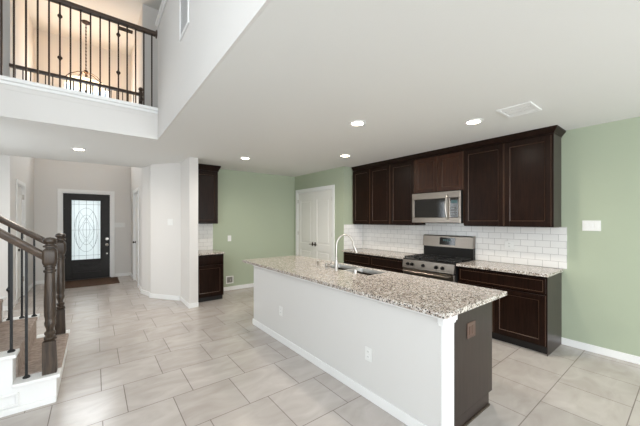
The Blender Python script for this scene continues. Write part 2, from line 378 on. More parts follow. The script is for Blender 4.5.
b = B(); cx = (gx0 + gx1) / 2; cz = (gz0 + gz1) / 2; hw = (gx1 - gx0) / 2; hh = (gz1 - gz0) / 2
def ln(pts, r=.0035): tube(b, [(x, .044, z) for x, z in pts], r, 6)
for k in (-.82, -.5, .5, .82): ln([(cx + hw * k, gz0), (cx + hw * k, gz1)], .0028)
ln([(gx0, cz), (gx1, cz)]); ln([(cx, gz0), (cx, gz1)], .0035)
for k in (.86, -.86): ln([(gx0, cz + hh * k), (gx1, cz + hh * k)], .0035)
def ell(ax, az, n=36, ox=0): return [(cx + ox + ax * cos(2 * pi * i / n), cz + az * sin(2 * pi * i / n)) for i in range(n + 1)]
ln(ell(hw * .82, hh * .74)); ln(ell(hw * .55, hh * .5)); ln(ell(hw * .24, hh * .26))
ln([(cx, cz + hh * .42), (cx + hw * .5, cz), (cx, cz - hh * .42), (cx - hw * .5, cz), (cx, cz + hh * .42)])
for s in (-1, 1):
    ln([(cx + s * hw * .42 + .0 * i + s * hw * .3 * cos(pi * i / 12 + pi / 2) * -1, cz + hh * .62 * cos(pi * i / 12)) for i in range(13)])
    ln([(cx - hw * .45, cz + s * hh * .62), (cx, cz + s * hh * .3), (cx + hw * .45, cz + s * hh * .62)])
obj('leading', b, 'lead', gl)
hx = wd - .085
b = B(); bx(b, hx - .03, hx + .03, .012, .03, 1.13, 1.24, .006)
obj('keypad_lock', b, 'black', t)
b = B(); lathe(b, [(.042, 0), (.042, .008), (.036, .014), (.03, .034), (.0, .036)], (0, 0, 0), 20, 'Y')
for v in b.verts: v.co = Vector((hx + v.co.x, .03 - v.co.y, 1.06 + v.co.z))
obj('deadbolt', b, 'nickel', t, smooth=True)
b = B(); lathe(b, [(.04, 0), (.04, .008), (.02, .014), (.016, .04), (.034, .05), (.036, .065), (.02, .08), (0, .082)], (0, 0, 0), 20, 'Y')
for v in b.verts: v.co = Vector((hx + v.co.x, .03 - v.co.y, .90 + v.co.z))
obj('door_knob', b, 'nickel', t, smooth=True)
b = B(); lathe(b, [(.02, 0), (.02, .01), (0, .012)], (0, 0, 0), 16, 'Y')
for v in b.verts: v.co = Vector((hx + v.co.x, .03 - v.co.y, .66 + v.co.z))
obj('security_stop', b, 'nickel', t, smooth=True)
obj('door_sill', bx(B(), 0, wd, -.012, .12, 0, .013), 'bronze', t)

def panel_leaf(b, x0, x1, z0, z1, y0=0, y1=.035, rails=((.20, .84), (1.0, 2.05)), st=.11):
    # moulded two-panel leaf: front at y0 (towards -y)
    ht = z1 - z0
    zs = [0] + [v for r in rails for v in r] + [ht]
    bx(b, x0, x0 + st, y0, y1, z0, z1, .002); bx(b, x1 - st, x1, y0, y1, z0, z1, .002)
    for i in range(0, len(zs), 2): bx(b, x0 + st, x1 - st, y0, y1, z0 + zs[i], z0 + zs[i + 1], .0015)
    for r in rails:
        bx(b, x0 + st, x1 - st, y0 + .013, y1, z0 + r[0], z0 + r[1])
        bx(b, x0 + st + .035, x1 - st - .035, y0 + .003, y0 + .02, z0 + r[0] + .035, z0 + r[1] - .035, .008)
# pantry double doors (door_2), facing -X
t = thing('door_2', 'pair of tall white panelled pantry doors with dark handles', 'door', (4.13, 6.29, 0), W, kind='structure')
pw = 6.29 - 4.90
b = B(); bx(b, -.075, 0, -.018, -.0005, 0, 2.345, .003); bx(b, pw, pw + .075, -.018, -.0005, 0, 2.345, .003); bx(b, 0, pw, -.018, -.0005, 2.27, 2.345, .003)
obj('door_casing', b, 'white', t)
b = B(); bx(b, 0, .015, 0, .115, 0, 2.27); bx(b, pw - .015, pw, 0, .115, 0, 2.27); bx(b, .015, pw - .015, 0, .115, 2.255, 2.27)
obj('door_jamb', b, 'white', t)
for i, (a, c) in enumerate(((.018, pw / 2 - .002), (pw / 2 + .002, pw - .018))):
    b = B(); panel_leaf(b, a, c, .01, 2.25, .008, .043)
    lf = obj('door_leaf', b, 'door', t)
    hx = c - .05 if i == 0 else a + .05; s = -1 if i == 0 else 1
    b = B(); lathe(b, [(.028, 0), (.028, .008), (.012, .012), (.011, .045), (0, .046)], (0, 0, 0), 16, 'Y')
    for v in b.verts: v.co = Vector((hx + v.co.x, .008 - v.co.y, 1.0 + v.co.z))
    tube(b, [(hx, -.034, 1.0), (hx + s * .03, -.036, 1.0), (hx + s * .10, -.030, .995)], [.010, .009, .007], 10)
    bx(b, hx - .022, hx + .022, -.002, .008, .955, 1.05, .004)
    obj('door_handle', b, 'bronze', lf, smooth=True)
    b = B()
    for z in (.25, 1.2, 2.0):
        q = (.018 if i == 0 else pw - .018); bx(b, q - .006, q + .006, -.004, .008, z, z + .09)
    obj('hinge', b, 'nickel', t)
# side doors in the entry hall
def side_door(n, label, x, ya, yb, rot, hinge_far):
    wdt = yb - ya
    t = thing('door_%d' % n, label, 'door', (x, yb if rot == W else ya, 0), rot, kind='structure')
    b = B(); bx(b, -.085, 0, -.018, -.0005, 0, 2.35, .003); bx(b, wdt, wdt + .085, -.018, -.0005, 0, 2.35, .003); bx(b, 0, wdt, -.018, -.0005, 2.27, 2.35, .003)
    obj('door_casing', b, 'white', t)
    b = B(); bx(b, 0, .015, 0, .115, 0, 2.27); bx(b, wdt - .015, wdt, 0, .115, 0, 2.27); bx(b, .015, wdt - .015, 0, .115, 2.255, 2.27)
    obj('door_jamb', b, 'white', t)
    b = B(); panel_leaf(b, .018, wdt - .018, .01, 2.25, .03, .065)
    lf = obj('door_leaf', b, 'door', t)
    hx = .018 if hinge_far else wdt - .018
    for z in (.3, 1.2, 2.0): obj('hinge', bx(B(), hx - .008, hx + .02, -.006, .03, z, z + .1), 'nickel', t)
    kx = wdt - .08 if hinge_far else .08
    b = B(); lathe(b, [(.03, 0), (.03, .008), (.012, .014), (.012, .035), (.028, .045), (.028, .06), (0, .07)], (0, 0, 0), 16, 'Y')
    for v in b.verts: v.co = Vector((kx + v.co.x, .03 - v.co.y, 1.0 + v.co.z))
    obj('door_knob', b, 'bronze', lf, smooth=True)
side_door(3, 'white door with hinges in the right wall of the entry hall', RL, 8.06, 9.05, W, False)
side_door(4, 'white door in the left wall of the entry hall behind the stair', HL, 7.90, 8.62, pi / 2, False)

# ================================================================== KITCHEN CABINETS
def shaker(b, x0, x1, z0, z1, yf, fr=.062, th=.02):
    """recessed panel door; front face at y=yf, towards -y"""
    bx(b, x0, x0 + fr, yf, yf + th, z0, z1, .002); bx(b, x1 - fr, x1, yf, yf + th, z0, z1, .002)
    bx(b, x0 + fr, x1 - fr, yf, yf + th, z0, z0 + fr, .002); bx(b, x0 + fr, x1 - fr, yf, yf + th, z1 - fr, z1, .002)
    bx(b, x0 + fr - .001, x1 - fr + .001, yf + .011, yf + th - .001, z0 + fr - .001, z1 - fr + .001)
    # bead around the panel
    q = .006
    for (a0, a1, c0, c1) in ((x0 + fr, x0 + fr + q, z0 + fr, z1 - fr), (x1 - fr - q, x1 - fr, z0 + fr, z1 - fr), (x0 + fr + q, x1 - fr - q, z0 + fr, z0 + fr + q), (x0 + fr + q, x1 - fr - q, z1 - fr - q, z1 - fr)):
        
        old_f = set(b.faces); bx(b, a0, a1, yf + .004, yf + .013, c0, c1, .003); b.faces.index_update()
        for f_ in b.faces:
                if f_ not in old_f: f_.material_index = 1
    old_f = set(b.faces)          # rubbed outer edges
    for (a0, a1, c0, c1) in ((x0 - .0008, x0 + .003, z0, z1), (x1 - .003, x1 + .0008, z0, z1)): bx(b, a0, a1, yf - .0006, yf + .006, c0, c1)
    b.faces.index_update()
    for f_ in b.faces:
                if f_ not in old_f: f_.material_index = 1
def crown(b, x0, x1, yb, yf, z0, z1, left=False, right=True):
    """crown moulding: front run plus returns, as stepped slanted profile"""
    out = .047
    hh = z1 - z0; prof = [(0, 0), (.010, .0), (.010, hh * .18), (.028, hh * .5), (out, hh * .78), (out, hh)]
    n = len(prof)
    def ring(o, z):
        xl = x0 - (o if left else 0); xr = x1 + (o if right else 0)
        return [b.verts.new(p) for p in ((xl, yb, z), (xl, yf - o, z), (xr, yf - o, z), (xr, yb, z))]
    rings = [ring(o, z0 + z) for o, z in prof]
    for a, c in zip(rings, rings[1:]):
        for k in range(4): b.faces.new((a[k], a[(k + 1) % 4], c[(k + 1) % 4], c[k]))
    b.faces.new(rings[0]); b.faces.new(rings[-1][::-1])
def upper_cabinet(name, label, ylo, yhi, z0, z1, doors, depth=.34, crown_r=False, x=KX, rot=W, group='upper cabinets above the range counter', wx=None, crown_l=False):
    wd = yhi - ylo if wx is None else wx
    loc = (x, yhi, 0) if wx is None else (x, yhi, 0)
    t = thing(name, label, 'cabinet', (loc[0], loc[1], z0), rot, group)
    g = .001
    obj('cabinet_body', bx(B(), g, wd - g, -(depth - .02), -.002, 0, z1 - z0, .001), 'cab', t)
    n = len(doors) - 1
    for a, c in zip(doors, doors[1:]):
        b = B(); shaker(b, a + .006, c - .006, .012, z1 - z0 - .02, -depth)
        obj('cabinet_door', b, 'cabglow' if z0 > 1.8 else 'cab', t)
    if x == KX and crown_r:
        obj('side_panel', bx(B(), wd - g, wd + .004, -(depth - .02), -.004, 0, z1 - z0), 'cabside', t)
    b = B(); crown(b, g, wd - g + (.004 if crown_r else 0), -.002, -(depth - .012), z1 - z0, CZ - z0 - .002, left=crown_l, right=crown_r)
    obj('crown_moulding', b, 'cab', t)
    return t
UZ0, UZ1 = 1.485, 2.622
upper_cabinet('upper_cabinet', 'tall narrow dark wood upper cabinet nearest the pantry doors', 4.02, 4.505, UZ0, UZ1, [.0, .485])
upper_cabinet('upper_cabinet', 'tall dark wood two-door upper cabinet just left of the microwave', 2.99, 4.02, UZ0, UZ1, [0, .505, 1.03])
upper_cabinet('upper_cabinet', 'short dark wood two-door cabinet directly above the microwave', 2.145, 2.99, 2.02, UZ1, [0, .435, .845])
upper_cabinet('upper_cabinet', 'tall dark wood two-door upper cabinet right of the microwave', 1.067, 2.145, UZ0, UZ1, [0, .545, 1.065], crown_r=True)

def base_cabinet(label, ylo, yhi, front, doors, drawers, top, x=KX, rot=W, wd=None, group=None, side=True, toe=True, kick=.10):
    wd = wd or yhi - ylo; depth = front
    t = thing('base_cabinet', label, 'cabinet', (x, yhi, 0), rot, group)
    b = B(); bx(b, .001, wd - .001, -(depth - .02), -.002, kick, top, .001)
    obj('cabinet_body', b, 'cab', t)
    obj('toe_kick', bx(B(), .004, wd - .004, -(depth - .08), -.01, 0, kick), 'kick', t)
    if side: obj('side_panel', bx(B(), wd - .001, wd + .006, -(depth - .02), -.003, 0, top), 'cabside', t)
    for a, c in zip(drawers, drawers[1:]):
        b = B(); bx(b, a + .008, c - .008, -depth, -depth + .02, top - .205, top - .025, .003)
        bx(b, a + .035, c - .035, -depth - .003, -depth + .002, top - .178, top - .052, .0025)
        old_f = set(b.faces)
        for (e0, e1, g0, g1) in ((a + .03, c - .03, top - .183, top - .178), (a + .03, c - .03, top - .052, top - .047), (a + .03, a + .035, top - .178, top - .052), (c - .035, c - .03, top - .178, top - .052)): bx(b, e0, e1, -depth - .0035, -depth + .002, g0, g1)
        b.faces.index_update()
        for f_ in b.faces:
                if f_ not in old_f: f_.material_index = 1
        obj('drawer_front', b, 'cab', t)
    for a, c in zip(doors, doors[1:]):
        b = B(); shaker(b, a + .008, c - .008, kick + .012, top - .222, -depth)
        obj('cabinet_door', b, 'cab', t)
    return t
CT = .955
base_cabinet('dark wood base cabinet with wide drawer and doors right of the range', 1.067, 2.10, .585, [0, .465, 1.03], [0, 1.03], CT - .036, group='base cabinets under the wall counter')
base_cabinet('dark wood base cabinet between the range and the pantry wall', 3.0, 4.536, .585, [0, .51, 1.02, 1.53], [0, .76, 1.53], CT - .036, side=False, group='base cabinets under the wall counter')
def counter(label, bm): return tag(obj('countertop', bm, 'granite'), label, 'countertop')
counter('speckled granite counter on the base cabinet right of the range', bx(B(), KX - .635, KX - .012, 1.04, 2.104, CT - .034, CT, .004, 2))
counter('speckled granite counter between the range and the pantry wall', bx(B(), KX - .635, KX - .012, 2.995, 4.528, CT - .034, CT, .004, 2))
b = B(); bx(b, KX - .010, KX - .0005, 1.008, 4.528, CT + .001, UZ0 - .002); bx(b, KX - .010, KX - .0005, 2.155, 2.98, UZ0 - .002, 1.525)
tag(obj('tile_backsplash', b, 'subway'), 'white subway tile backsplash on the kitchen wall behind the range', 'backsplash')
M['subway_r'] = brickmat('subway_tile_return', .167, .0865, .0022, .5, [('X', 4.69), ('Z', .957)], (.80, .79, .77), (.84, .83, .81), (.42, .41, .40), .18, bump=.6)
tag(obj('tile_backsplash', bx(B(), 4.135, KX - .011, 4.530, 4.5395, CT + .001, UZ0 - .002), 'subway_r'), 'narrow white subway tile strip on the pantry side wall', 'backsplash')

# ------------------------------------------------------------------ nook cabinets left
NX0, NX1 = 1.492, 2.035
t = thing('upper_cabinet', 'dark wood single-door upper cabinet on the left beside the white wall end', 'cabinet', (NX0, GY, 1.50), 0)
wd = NX1 - NX0
obj('cabinet_body', bx(B(), .001, wd, -.31, -.002, 0, 1.08, .001), 'cab', t)
b = B(); shaker(b, .006, wd - .006, .01, 1.06, -.33); obj('cabinet_door', b, 'cab', t)
b = B(); crown(b, .001, wd, -.002, -.318, 1.08, 1.198, right=True); obj('crown_moulding', b, 'cab', t)
t = thing('base_cabinet', 'small dark wood base cabinet with one drawer beside the white wall end', 'cabinet', (NX0, GY, 0), 0)
dp = .67
obj('cabinet_body', bx(B(), .001, wd, -(dp - .02), -.002, .09, .905, .001), 'cab', t)
obj('toe_kick', bx(B(), .004, wd - .004, -(dp - .07), -.01, 0, .09), 'kick', t)
b = B(); bx(b, .012, wd - .012, -dp, -dp + .02, .725, .88, .003); bx(b, .03, wd - .03, -dp - .003, -dp + .002, .745, .86, .0025); obj('drawer_front', b, 'cab', t)
b = B(); shaker(b, .012, wd - .012, .11, .70, -dp); obj('cabinet_door', b, 'cab', t)
counter('small speckled granite top on the left nook cabinet', bx(B(), NX0, NX1 + .012, GY - .69, GY - .012, .907, .938, .003, 2))
tag(obj('tile_backsplash', bx(B(), NX0, NX1 - .01, GY - .010, GY - .0005, .939, 1.498), 'subway_x'), 'small white subway tile patch between the left nook cabinets', 'backsplash')

# ------------------------------------------------------------------ range
RY = 2.99; RW = .88
t = thing('gas_range', 'stainless steel gas range with black grates between the counters', 'range', (KX, RY, 0), W)
obj('range_body', bx(B(), .003, RW - .003, -.62, -.02, .03, .93, .003), 'black', t)
for sx in (.05, RW - .05):
    for sy in (-.56, -.08):
        obj('foot', lathe(B(), [(.02, 0), (.02, .03)], (sx, sy, 0), 12), 'black', t)
obj('cooktop', bx(B(), .003, RW - .003, -.655, -.025, .93, .950, .004), 'black', t)
b = B(); sweep_profile_x(b, [(-.62, .80), (-.675, .80), (-.655, .935), (-.62, .935)], .003, RW - .003)
obj('control_panel', b, 'steel', t)
for kx in (.105, .185, .385, .60, .70):
    b = B(); lathe(b, [(.027, 0), (.027, .006), (.020, .010), (.018, .032), (0, .034)], (0, 0, 0), 18, 'Y')
    for v in b.verts: v.co = Vector((kx + v.co.x, -.668 - v.co.y, .868 + v.co.z))
    bx(b, kx - .004, kx + .004, -.712, -.70, .85, .886, .001)
    obj('burner_knob', b, 'black', t, smooth=True)
b = B(); bx(b, .006, RW - .006, -.665, -.62, .22, .79, .004)
dr = obj('oven_door', b, 'steel', t)
obj('oven_window', bx(B(), .12, RW - .12, -.668, -.664, .34, .64, .001), 'blackglass', dr)
b = B(); tube(b, [(.05, -.72, .755), (RW - .05, -.72, .755)], .013, 14)
for q in (.08, RW - .08): tube(b, [(q, -.665, .755), (q, -.72, .755)], .010, 10)
obj('oven_handle', b, 'steel', dr, smooth=True)
obj('warming_drawer', bx(B(), .006, RW - .006, -.66, -.62, .05, .21, .004), 'steel', t)
obj('backguard_base', bx(B(), .02, RW - .003, -.09, -.022, .951, 1.14, .003), 'black', t)
b = B(); sweep_profile_x(b, [(-.022, 1.13), (-.115, 1.13), (-.10, 1.305), (-.085, 1.32), (-.022, 1.32)], .02, RW - .003)
bgd = obj('backguard', b, 'steel', t)
b = B(); sweep_profile_x(b, [(-.116, 1.165), (-.1185, 1.165), (-.1085, 1.285), (-.106, 1.285)], .335, .60)
obj('clock_display', b, 'blackglass', bgd)
b = B()
for i in range(4): bx(b, .40 + i * .035, .42 + i * .035, -.1165, -.1125, 1.225, 1.255)
obj('display_digits', b, 'lcd', bgd)
for (x0, x1) in ((.03, .30), (.305, .58), (.585, .855)):
    b = B(); r = .006; zt = .985
    for (a, c, d0, d1) in ((x0, x1, -.63, -.63), (x0, x1, -.07 - .06, -.13), (x0, x0, -.63, -.13), (x1, x1, -.63, -.13), (x0, x1, -.38, -.38), ((x0 + x1) / 2, (x0 + x1) / 2, -.63, -.13)):
        if d0 == d1: bx(b, a - r, c + r, d0 - r, d0 + r, zt - .014, zt)
        else: bx(b, a - r, a + r, d0, d1, zt - .014, zt)
    for px in (x0, x1):
        for py in (-.63, -.13, -.38): bx(b, px - r, px + r, py - r, py + r, .950, zt - .014)
    for cy_ in (-.50, -.25):
        for k in range(4):
            a = pi / 4 + k * pi / 2; m_ = (x0 + x1) / 2
            tube(b, [(m_ + .03 * cos(a), cy_ + .03 * sin(a), zt - .006), (m_ + .10 * cos(a), cy_ + .10 * sin(a), zt - .006)], .005, 6)
    obj('grate', b, 'castiron', t)
for (qx, qy) in ((.165, -.50), (.165, -.25), (.44, -.38), (.72, -.50), (.72, -.25)):
    obj('burner', lathe(B(), [(.05, .950), (.05, .958), (.036, .960), (.036, .968), (0, .969)], (qx, qy, 0), 20), 'castiron', t, smooth=True)

# ------------------------------------------------------------------ microwave
t = thing('microwave', 'stainless over-the-range microwave hanging below the short cabinet', 'microwave', (KX, 2.982, 1.53), W)
mw, mh, md = .832, .488, .40
obj('microwave_body', bx(B(), 0, mw, -md + .02, -.012, 0, mh, .003), 'black', t)
dw = .60
b = B(); f1 = .045
bx(b, .0, mw, -md - .02, -md + .02, mh - .105, mh, .006); bx(b, 0, mw, -md - .02, -md + .02, 0, .085, .006)
bx(b, 0, f1, -md - .02, -md + .02, .085, mh - .105, .003); bx(b, dw, dw + .07, -md - .02, -md + .02, .085, mh - .105, .003); bx(b, mw - .03, mw, -md - .02, -md + .02, .085, mh - .105, .003)
obj('microwave_door', b, 'steel', t)
obj('microwave_window', bx(B(), f1 - .002, dw + .002, -md - .013, -md + .01, .083, mh - .103), 'blackglass', t)
kp = obj('keypad_panel', bx(B(), dw + .072, mw - .032, -md - .016, -md + .01, .087, mh - .107, .002), 'blackglass', t)
b = B()
for i in range(4):
    for j in range(3): bx(b, dw + .088 + j * .036, dw + .112 + j * .036, -md - .018, -md - .015, .105 + i * .04, .125 + i * .04)
obj('key', b, plain('keypad_grey', (.12, .12, .12), .4), kp)
obj('display', bx(B(), dw + .09, mw - .05, -md - .018, -md - .015, .30, .345), 'lcd', kp)
b = B(); hx = dw + .035
pts = [(hx, -md - .02, .06)] + [(hx - .012 * sin(pi * k / 10), -md - .035 - .035 * sin(pi * k / 10), .06 + .37 * k / 10) for k in range(11)] + [(hx, -md - .02, .43)]
tube(b, pts, .0095, 12)
obj('door_handle', b, 'nickel', t, smooth=True)
b = B(); bx(b, .05, .38, -md + .02, -.06, -.006, -.0005); bx(b, .46, .80, -md + .02, -.06, -.006, -.0005)
obj('vent_filter', b, 'black', t)

# ================================================================== ISLAND
IX0, IX1 = 1.905, 2.035; IY0, IY1 = 1.09, 4.11; IT = .914
t = thing('kitchen_island', 'long white-walled kitchen island with dark end panel facing the camera', 'island', (IX0, IY0, 0), 0)
L_ = IY1 - IY0
obj('island_wall', bx(B(), .0, .152, .004, L_, 0, IT, .002), plain('island_wall_paint', (.70, .69, .67), .6, spec=.3, bump=.1), t)
b = B(); bx(b, -.003, .152, -.012, .0035, 0, IT - .062, .0015)
obj('corner_post', b, 'white', t)
b = B(); bx(b, -.022, .163, -.034, .02, IT - .060, IT - .001, .005); bx(b, -.014, .155, -.024, .015, IT - .078, IT - .060, .003)
obj('post_cap', b, 'white', t)
obj('island_baseboard', bx(B(), -.014, -.0005, .0, L_ + .012, 0, .085, .003), 'white', t)
obj('top_trim', bx(B(), -.014, -.0005, .022, L_ + .002, IT - .03, IT - .001, .003), 'white', t)
b = B(); prism(b, [(.155, 0), (.75, 0), (.75, .02), (.155, .02)], 0, .102); bx(b, .155, .817, 0, .02, .102, IT - .001, .001)
obj('end_panel', b, 'cabside', t)
obj('end_shoe_moulding', bx(B(), .156, .752, -.012, -.0005, 0, .016, .003), 'stain', t)
b = B(); bx(b, .153, .797, .021, L_ - .02, .10, .66); bx(b, .153, .797, .021, 1.10, .66, IT - .002); bx(b, .153, .797, 2.16, L_ - .02, .66, IT - .002); bx(b, .777, .797, 1.10, 2.16, .66, IT - .002)
obj('cabinet_body', b, 'cab', t)
obj('toe_kick', bx(B(), .153, .74, .021, L_ - .02, 0, .10), 'kick', t)
obj('end_panel', bx(B(), .153, .817, L_ - .019, L_, 0, IT - .001), 'cabside', t)
# doors on the kitchen side
n = 6; seg = (L_ - .06) / n
for i in range(n):
    b = B(); shaker(b, 0, seg - .01, 0, .56, 0)
    for v in b.verts: x_, y_, z_ = v.co; v.co = Vector((.817 - y_, .03 + i * seg + x_, .115 + z_))
    obj('cabinet_door', b, 'cab', t)
    b = B(); bx(b, .797, .817, .03 + i * seg, .02 + (i + 1) * seg, .70, .88, .003)
    obj('drawer_front', b, 'cab', t)
# island countertop with sink cut-out
SX0, SX1, SY0, SY1 = 2.45, 2.80, 2.27, 3.17
TX0, TX1, TY0, TY1 = 1.835, 2.85, 1.02, 4.37
b = B(); xs = [TX0, SX0, SX1, TX1]; ys = [TY0, SY0, SY1, TY1]
for z in (IT + .001, .95):
    for yy in ys:
        for xx in xs: b.verts.new((xx, yy, z))
b.verts.ensure_lookup_table(); V = b.verts
idx = lambda k, j, i: V[k * 16 + j * 4 + i]
for j in range(3):
    for i in range(3):
        if i == 1 and j == 1: continue
        b.faces.new((idx(1, j, i), idx(1, j, i + 1), idx(1, j + 1, i + 1), idx(1, j + 1, i)))
        b.faces.new((idx(0, j, i), idx(0, j + 1, i), idx(0, j + 1, i + 1), idx(0, j, i + 1)))
for i in range(3):
    b.faces.new((idx(0, 0, i), idx(0, 0, i + 1), idx(1, 0, i + 1), idx(1, 0, i))); b.faces.new((idx(0, 3, i + 1), idx(0, 3, i), idx(1, 3, i), idx(1, 3, i + 1)))
    b.faces.new((idx(0, i + 1, 0), idx(0, i, 0), idx(1, i, 0), idx(1, i + 1, 0))); b.faces.new((idx(0, i, 3), idx(0, i + 1, 3), idx(1, i + 1, 3), idx(1, i, 3)))
b.faces.new((idx(0, 1, 2), idx(0, 1, 1), idx(1, 1, 1), idx(1, 1, 2))); b.faces.new((idx(0, 2, 1), idx(0, 2, 2), idx(1, 2, 2), idx(1, 2, 1)))
b.faces.new((idx(0, 1, 1), idx(0, 2, 1), idx(1, 2, 1), idx(1, 1, 1))); b.faces.new((idx(0, 2, 2), idx(0, 1, 2), idx(1, 1, 2), idx(1, 2, 2)))
es = [e for e in b.edges if all(abs(v.co.z - .95) < 1e-6 for v in e.verts) and len(e.link_faces) == 2 and any(abs(f.normal.z) < .5 or True for f in e.link_faces)]
b.normal_update(); es = [e for e in es if abs(e.link_faces[0].normal.dot(e.link_faces[1].normal)) < .5]
bmesh.ops.bevel(b, geom=es, offset=.005, segments=2, affect='EDGES', profile=.5)
counter('large speckled granite slab topping the kitchen island', b)

# sink (two bowls)
t = thing('kitchen_sink', 'double bowl stainless steel sink set into the island counter', 'sink', ((SX0 + SX1) / 2, (SY0 + SY1) / 2, .72), 0)
hx_, hy_ = (SX1 - SX0) / 2, (SY1 - SY0) / 2
def bowl(y0, y1, oy0, oy1, nm):
    b = B(); x0, x1 = -hx_ + .012, hx_ - .012; z1 = .222; th = .006
    def rr(o, z, rad=.05):
        pts = []
        for (cx_, cy_, a0) in ((x1 - rad, y1 - rad, 0), (x0 + rad, y1 - rad, pi / 2), (x0 + rad, y0 + rad, pi), (x1 - rad, y0 + rad, 3 * pi / 2)):
            for k in range(6):
                a = a0 + k * pi / 10; pts.append(b.verts.new((cx_ + (rad - o) * cos(a), cy_ + (rad - o) * sin(a), z)))
        return pts
    def rect(z):
        X1, X0_, Y1, Y0_ = hx_ - .001, -hx_ + .001, oy1, oy0
        pts = []
        for (px, py, ax) in ((X1, Y1, 0), (X0_, Y1, 1), (X0_, Y0_, 0), (X1, Y0_, 1)):
            sx_ = 1 if px > 0 else -1; sy_ = 1 if py == Y1 else -1; r_ = .05
            for k in range(6):
                tt = k / 5
                if ax: tt = 1 - tt
                dx_ = 0 if tt <= .5 else r_ * (tt - .5) * 2; dy_ = 0 if tt >= .5 else r_ * (.5 - tt) * 2
                pts.append(b.verts.new((px - sx_ * dx_, py - sy_ * dy_, z)))
        return pts
    rings = [rect(z1), rr(-.004, z1 - .006), rr(-.006, .01), rr(.03, 0), rr(.04, .012), rr(.012, .03), rr(.004, z1)]
    for a, c in zip(rings, rings[1:] + rings[:1]):
        n = len(a)
        if a is rings[3]: continue
        for k in range(n): b.faces.new((a[k], a[(k + 1) % n], c[(k + 1) % n], c[k]))
    b.faces.new(rings[3]); b.faces.new(rings[4])
    o = obj(nm, b, 'sinksteel', t, smooth=True)
    obj('drain', lathe(B(), [(.04, .0125), (.04, .016), (.03, .014), (0, .0135)], (0, (y0 + y1) / 2, 0), 18), 'nickel', o, smooth=True)
bowl(.012, hy_ - .012, .0, hy_ - .001, 'sink_bowl'); bowl(-hy_ + .012, -.012, -hy_ + .001, -.0, 'sink_bowl')

# faucet
FXp, FYp = 2.375, 2.745
t = thing('kitchen_faucet', 'tall gooseneck brushed nickel faucet on the island beside the sink', 'faucet', (FXp, FYp, .95), 0)
b = B(); lathe(b, [(.03, .0005), (.03, .008), (.025, .014), (.024, .12), (.020, .135), (.015, .145), (.015, .16)], (0, 0, 0), 20)
obj('faucet_body', b, 'nickel', t, smooth=True)
dv = Vector((.20, -.105, 0)); b = B(); pts = []
R_ = .5
for k in range(7): pts.append((0, 0, .15 + .145 * k / 6))
for k in range(1, 15):
    a = pi * k / 16; pts.append((dv.x * .5 * (1 - cos(a)) , dv.y * .5 * (1 - cos(a)), .295 + .145 * sin(a)))
pts.append((dv.x * 1.0, dv.y * 1.0, .30))
tube(b, pts, .0115, 14)
obj('faucet_neck', b, 'nickel', t, smooth=True)
b = B(); e = Vector(pts[-1]); q = Vector((.03, -.017, -.09)); tube(b, [e, e + q * .25, e + q, e + q * 1.02], [.013, .016, .020, .012], 14)
obj('spray_head', b, 'nickel', t, smooth=True)
# handle body with lever
t = thing('faucet_lever', 'small nickel lever handle standing left of the faucet', 'faucet handle', (2.375, 2.94, .95), 0)
b = B(); lathe(b, [(.024, .0005), (.024, .006), (.019, .012), (.019, .055), (.012, .07), (0, .072)], (0, 0, 0), 18)
obj('lever_body', b, 'nickel', t, smooth=True)
b = B(); tube(b, [(0, 0, .045), (.02, -.03, .05), (.03, -.055, .065), (.045, -.06, .16)], [.009, .008, .007, .005], 10)
obj('lever', b, 'nickel', t, smooth=True)
b = B(); tube(b, [(-.01, .0, .035), (-.02, -.02, .035), (.0, -.10, .035)], .009, 10)
obj('lever_link', b, 'nickel', t, smooth=True)
t = thing('soap_dispenser', 'short nickel soap dispenser furthest left on the island counter', 'soap dispenser', (2.375, 3.12, .95), 0)
b = B(); lathe(b, [(.022, .0005), (.022, .006), (.016, .012), (.016, .05), (.018, .055), (.018, .075), (0, .078)], (0, 0, 0), 18)
obj('dispenser_body', b, 'nickel', t, smooth=True)
b = B(); tube(b, [(0, 0, .068), (.02, -.01, .070), (.05, -.025, .066)], .006, 10); obj('spout', b, 'nickel', t, smooth=True)
b = B(); lathe(b, [(.022, .0005), (.022, .05), (.019, .056), (0, .057)], (0, 0, 0), 20)
o = obj('air_gap', b, 'nickel', None, (2.39, 2.43, .95), smooth=True); tag(o, 'small nickel cylinder on the island counter right of the faucet', 'air gap')

# ================================================================== ELECTRICAL
def plate(name, label, cat, loc, rotz, w_=.075, h_=.118, kind='outlet', gangs=1, m='plastic', group=None):
    t = thing(name, label, cat, loc, rotz, group)
    obj('cover_plate', bx(B(), -w_ / 2, w_ / 2, -.007, -.001, -h_ / 2, h_ / 2, .002), m, t)
    for g in range(gangs):
        cx_ = (g - (gangs - 1) / 2) * .046
        if kind == 'switch':
            b = B(); bx(b, cx_ - .016, cx_ + .016, -.011, -.006, -.033, .033, .002); obj('rocker', b, m, t)
        else:
            for s in (-1, 1):
                r_ = obj('receptacle', bx(B(), cx_ - .017, cx_ + .017, -.009, -.006, s * .022 - .015, s * .022 + .015, .002), m, t)
                b = B()
                for q in (-.006, .006): bx(b, cx_ + q - .0012, cx_ + q + .0012, -.0095, -.0088, s * .022 - .004, s * .022 + .007)
                obj('slot', b, 'dark', r_)
    return t
plate('wall_outlet', 'white outlet low on the island wall, nearer the far end', 'outlet', (IX0, 3.29, .40), W)
plate('wall_outlet', 'white outlet low on the island wall, nearer the camera', 'outlet', (IX0, 1.77, .395), W)
plate('wall_outlet', 'brown outlet on the dark end panel of the island', 'outlet', (2.335, IY0, .715), 0, .13, .12, 'switch', gangs=2, m=plain('brown_outlet_plastic', (.10, .055, .04), .3))
plate('wall_outlet', 'white outlet on the tile backsplash right of the range', 'outlet', (KX - .010, 1.65, 1.215), W, .12)
plate('light_switch', 'white triple switch plate on the green wall at the far right', 'light switch', (KX, .78, 1.505), W, .165, .125, 'switch', 3)
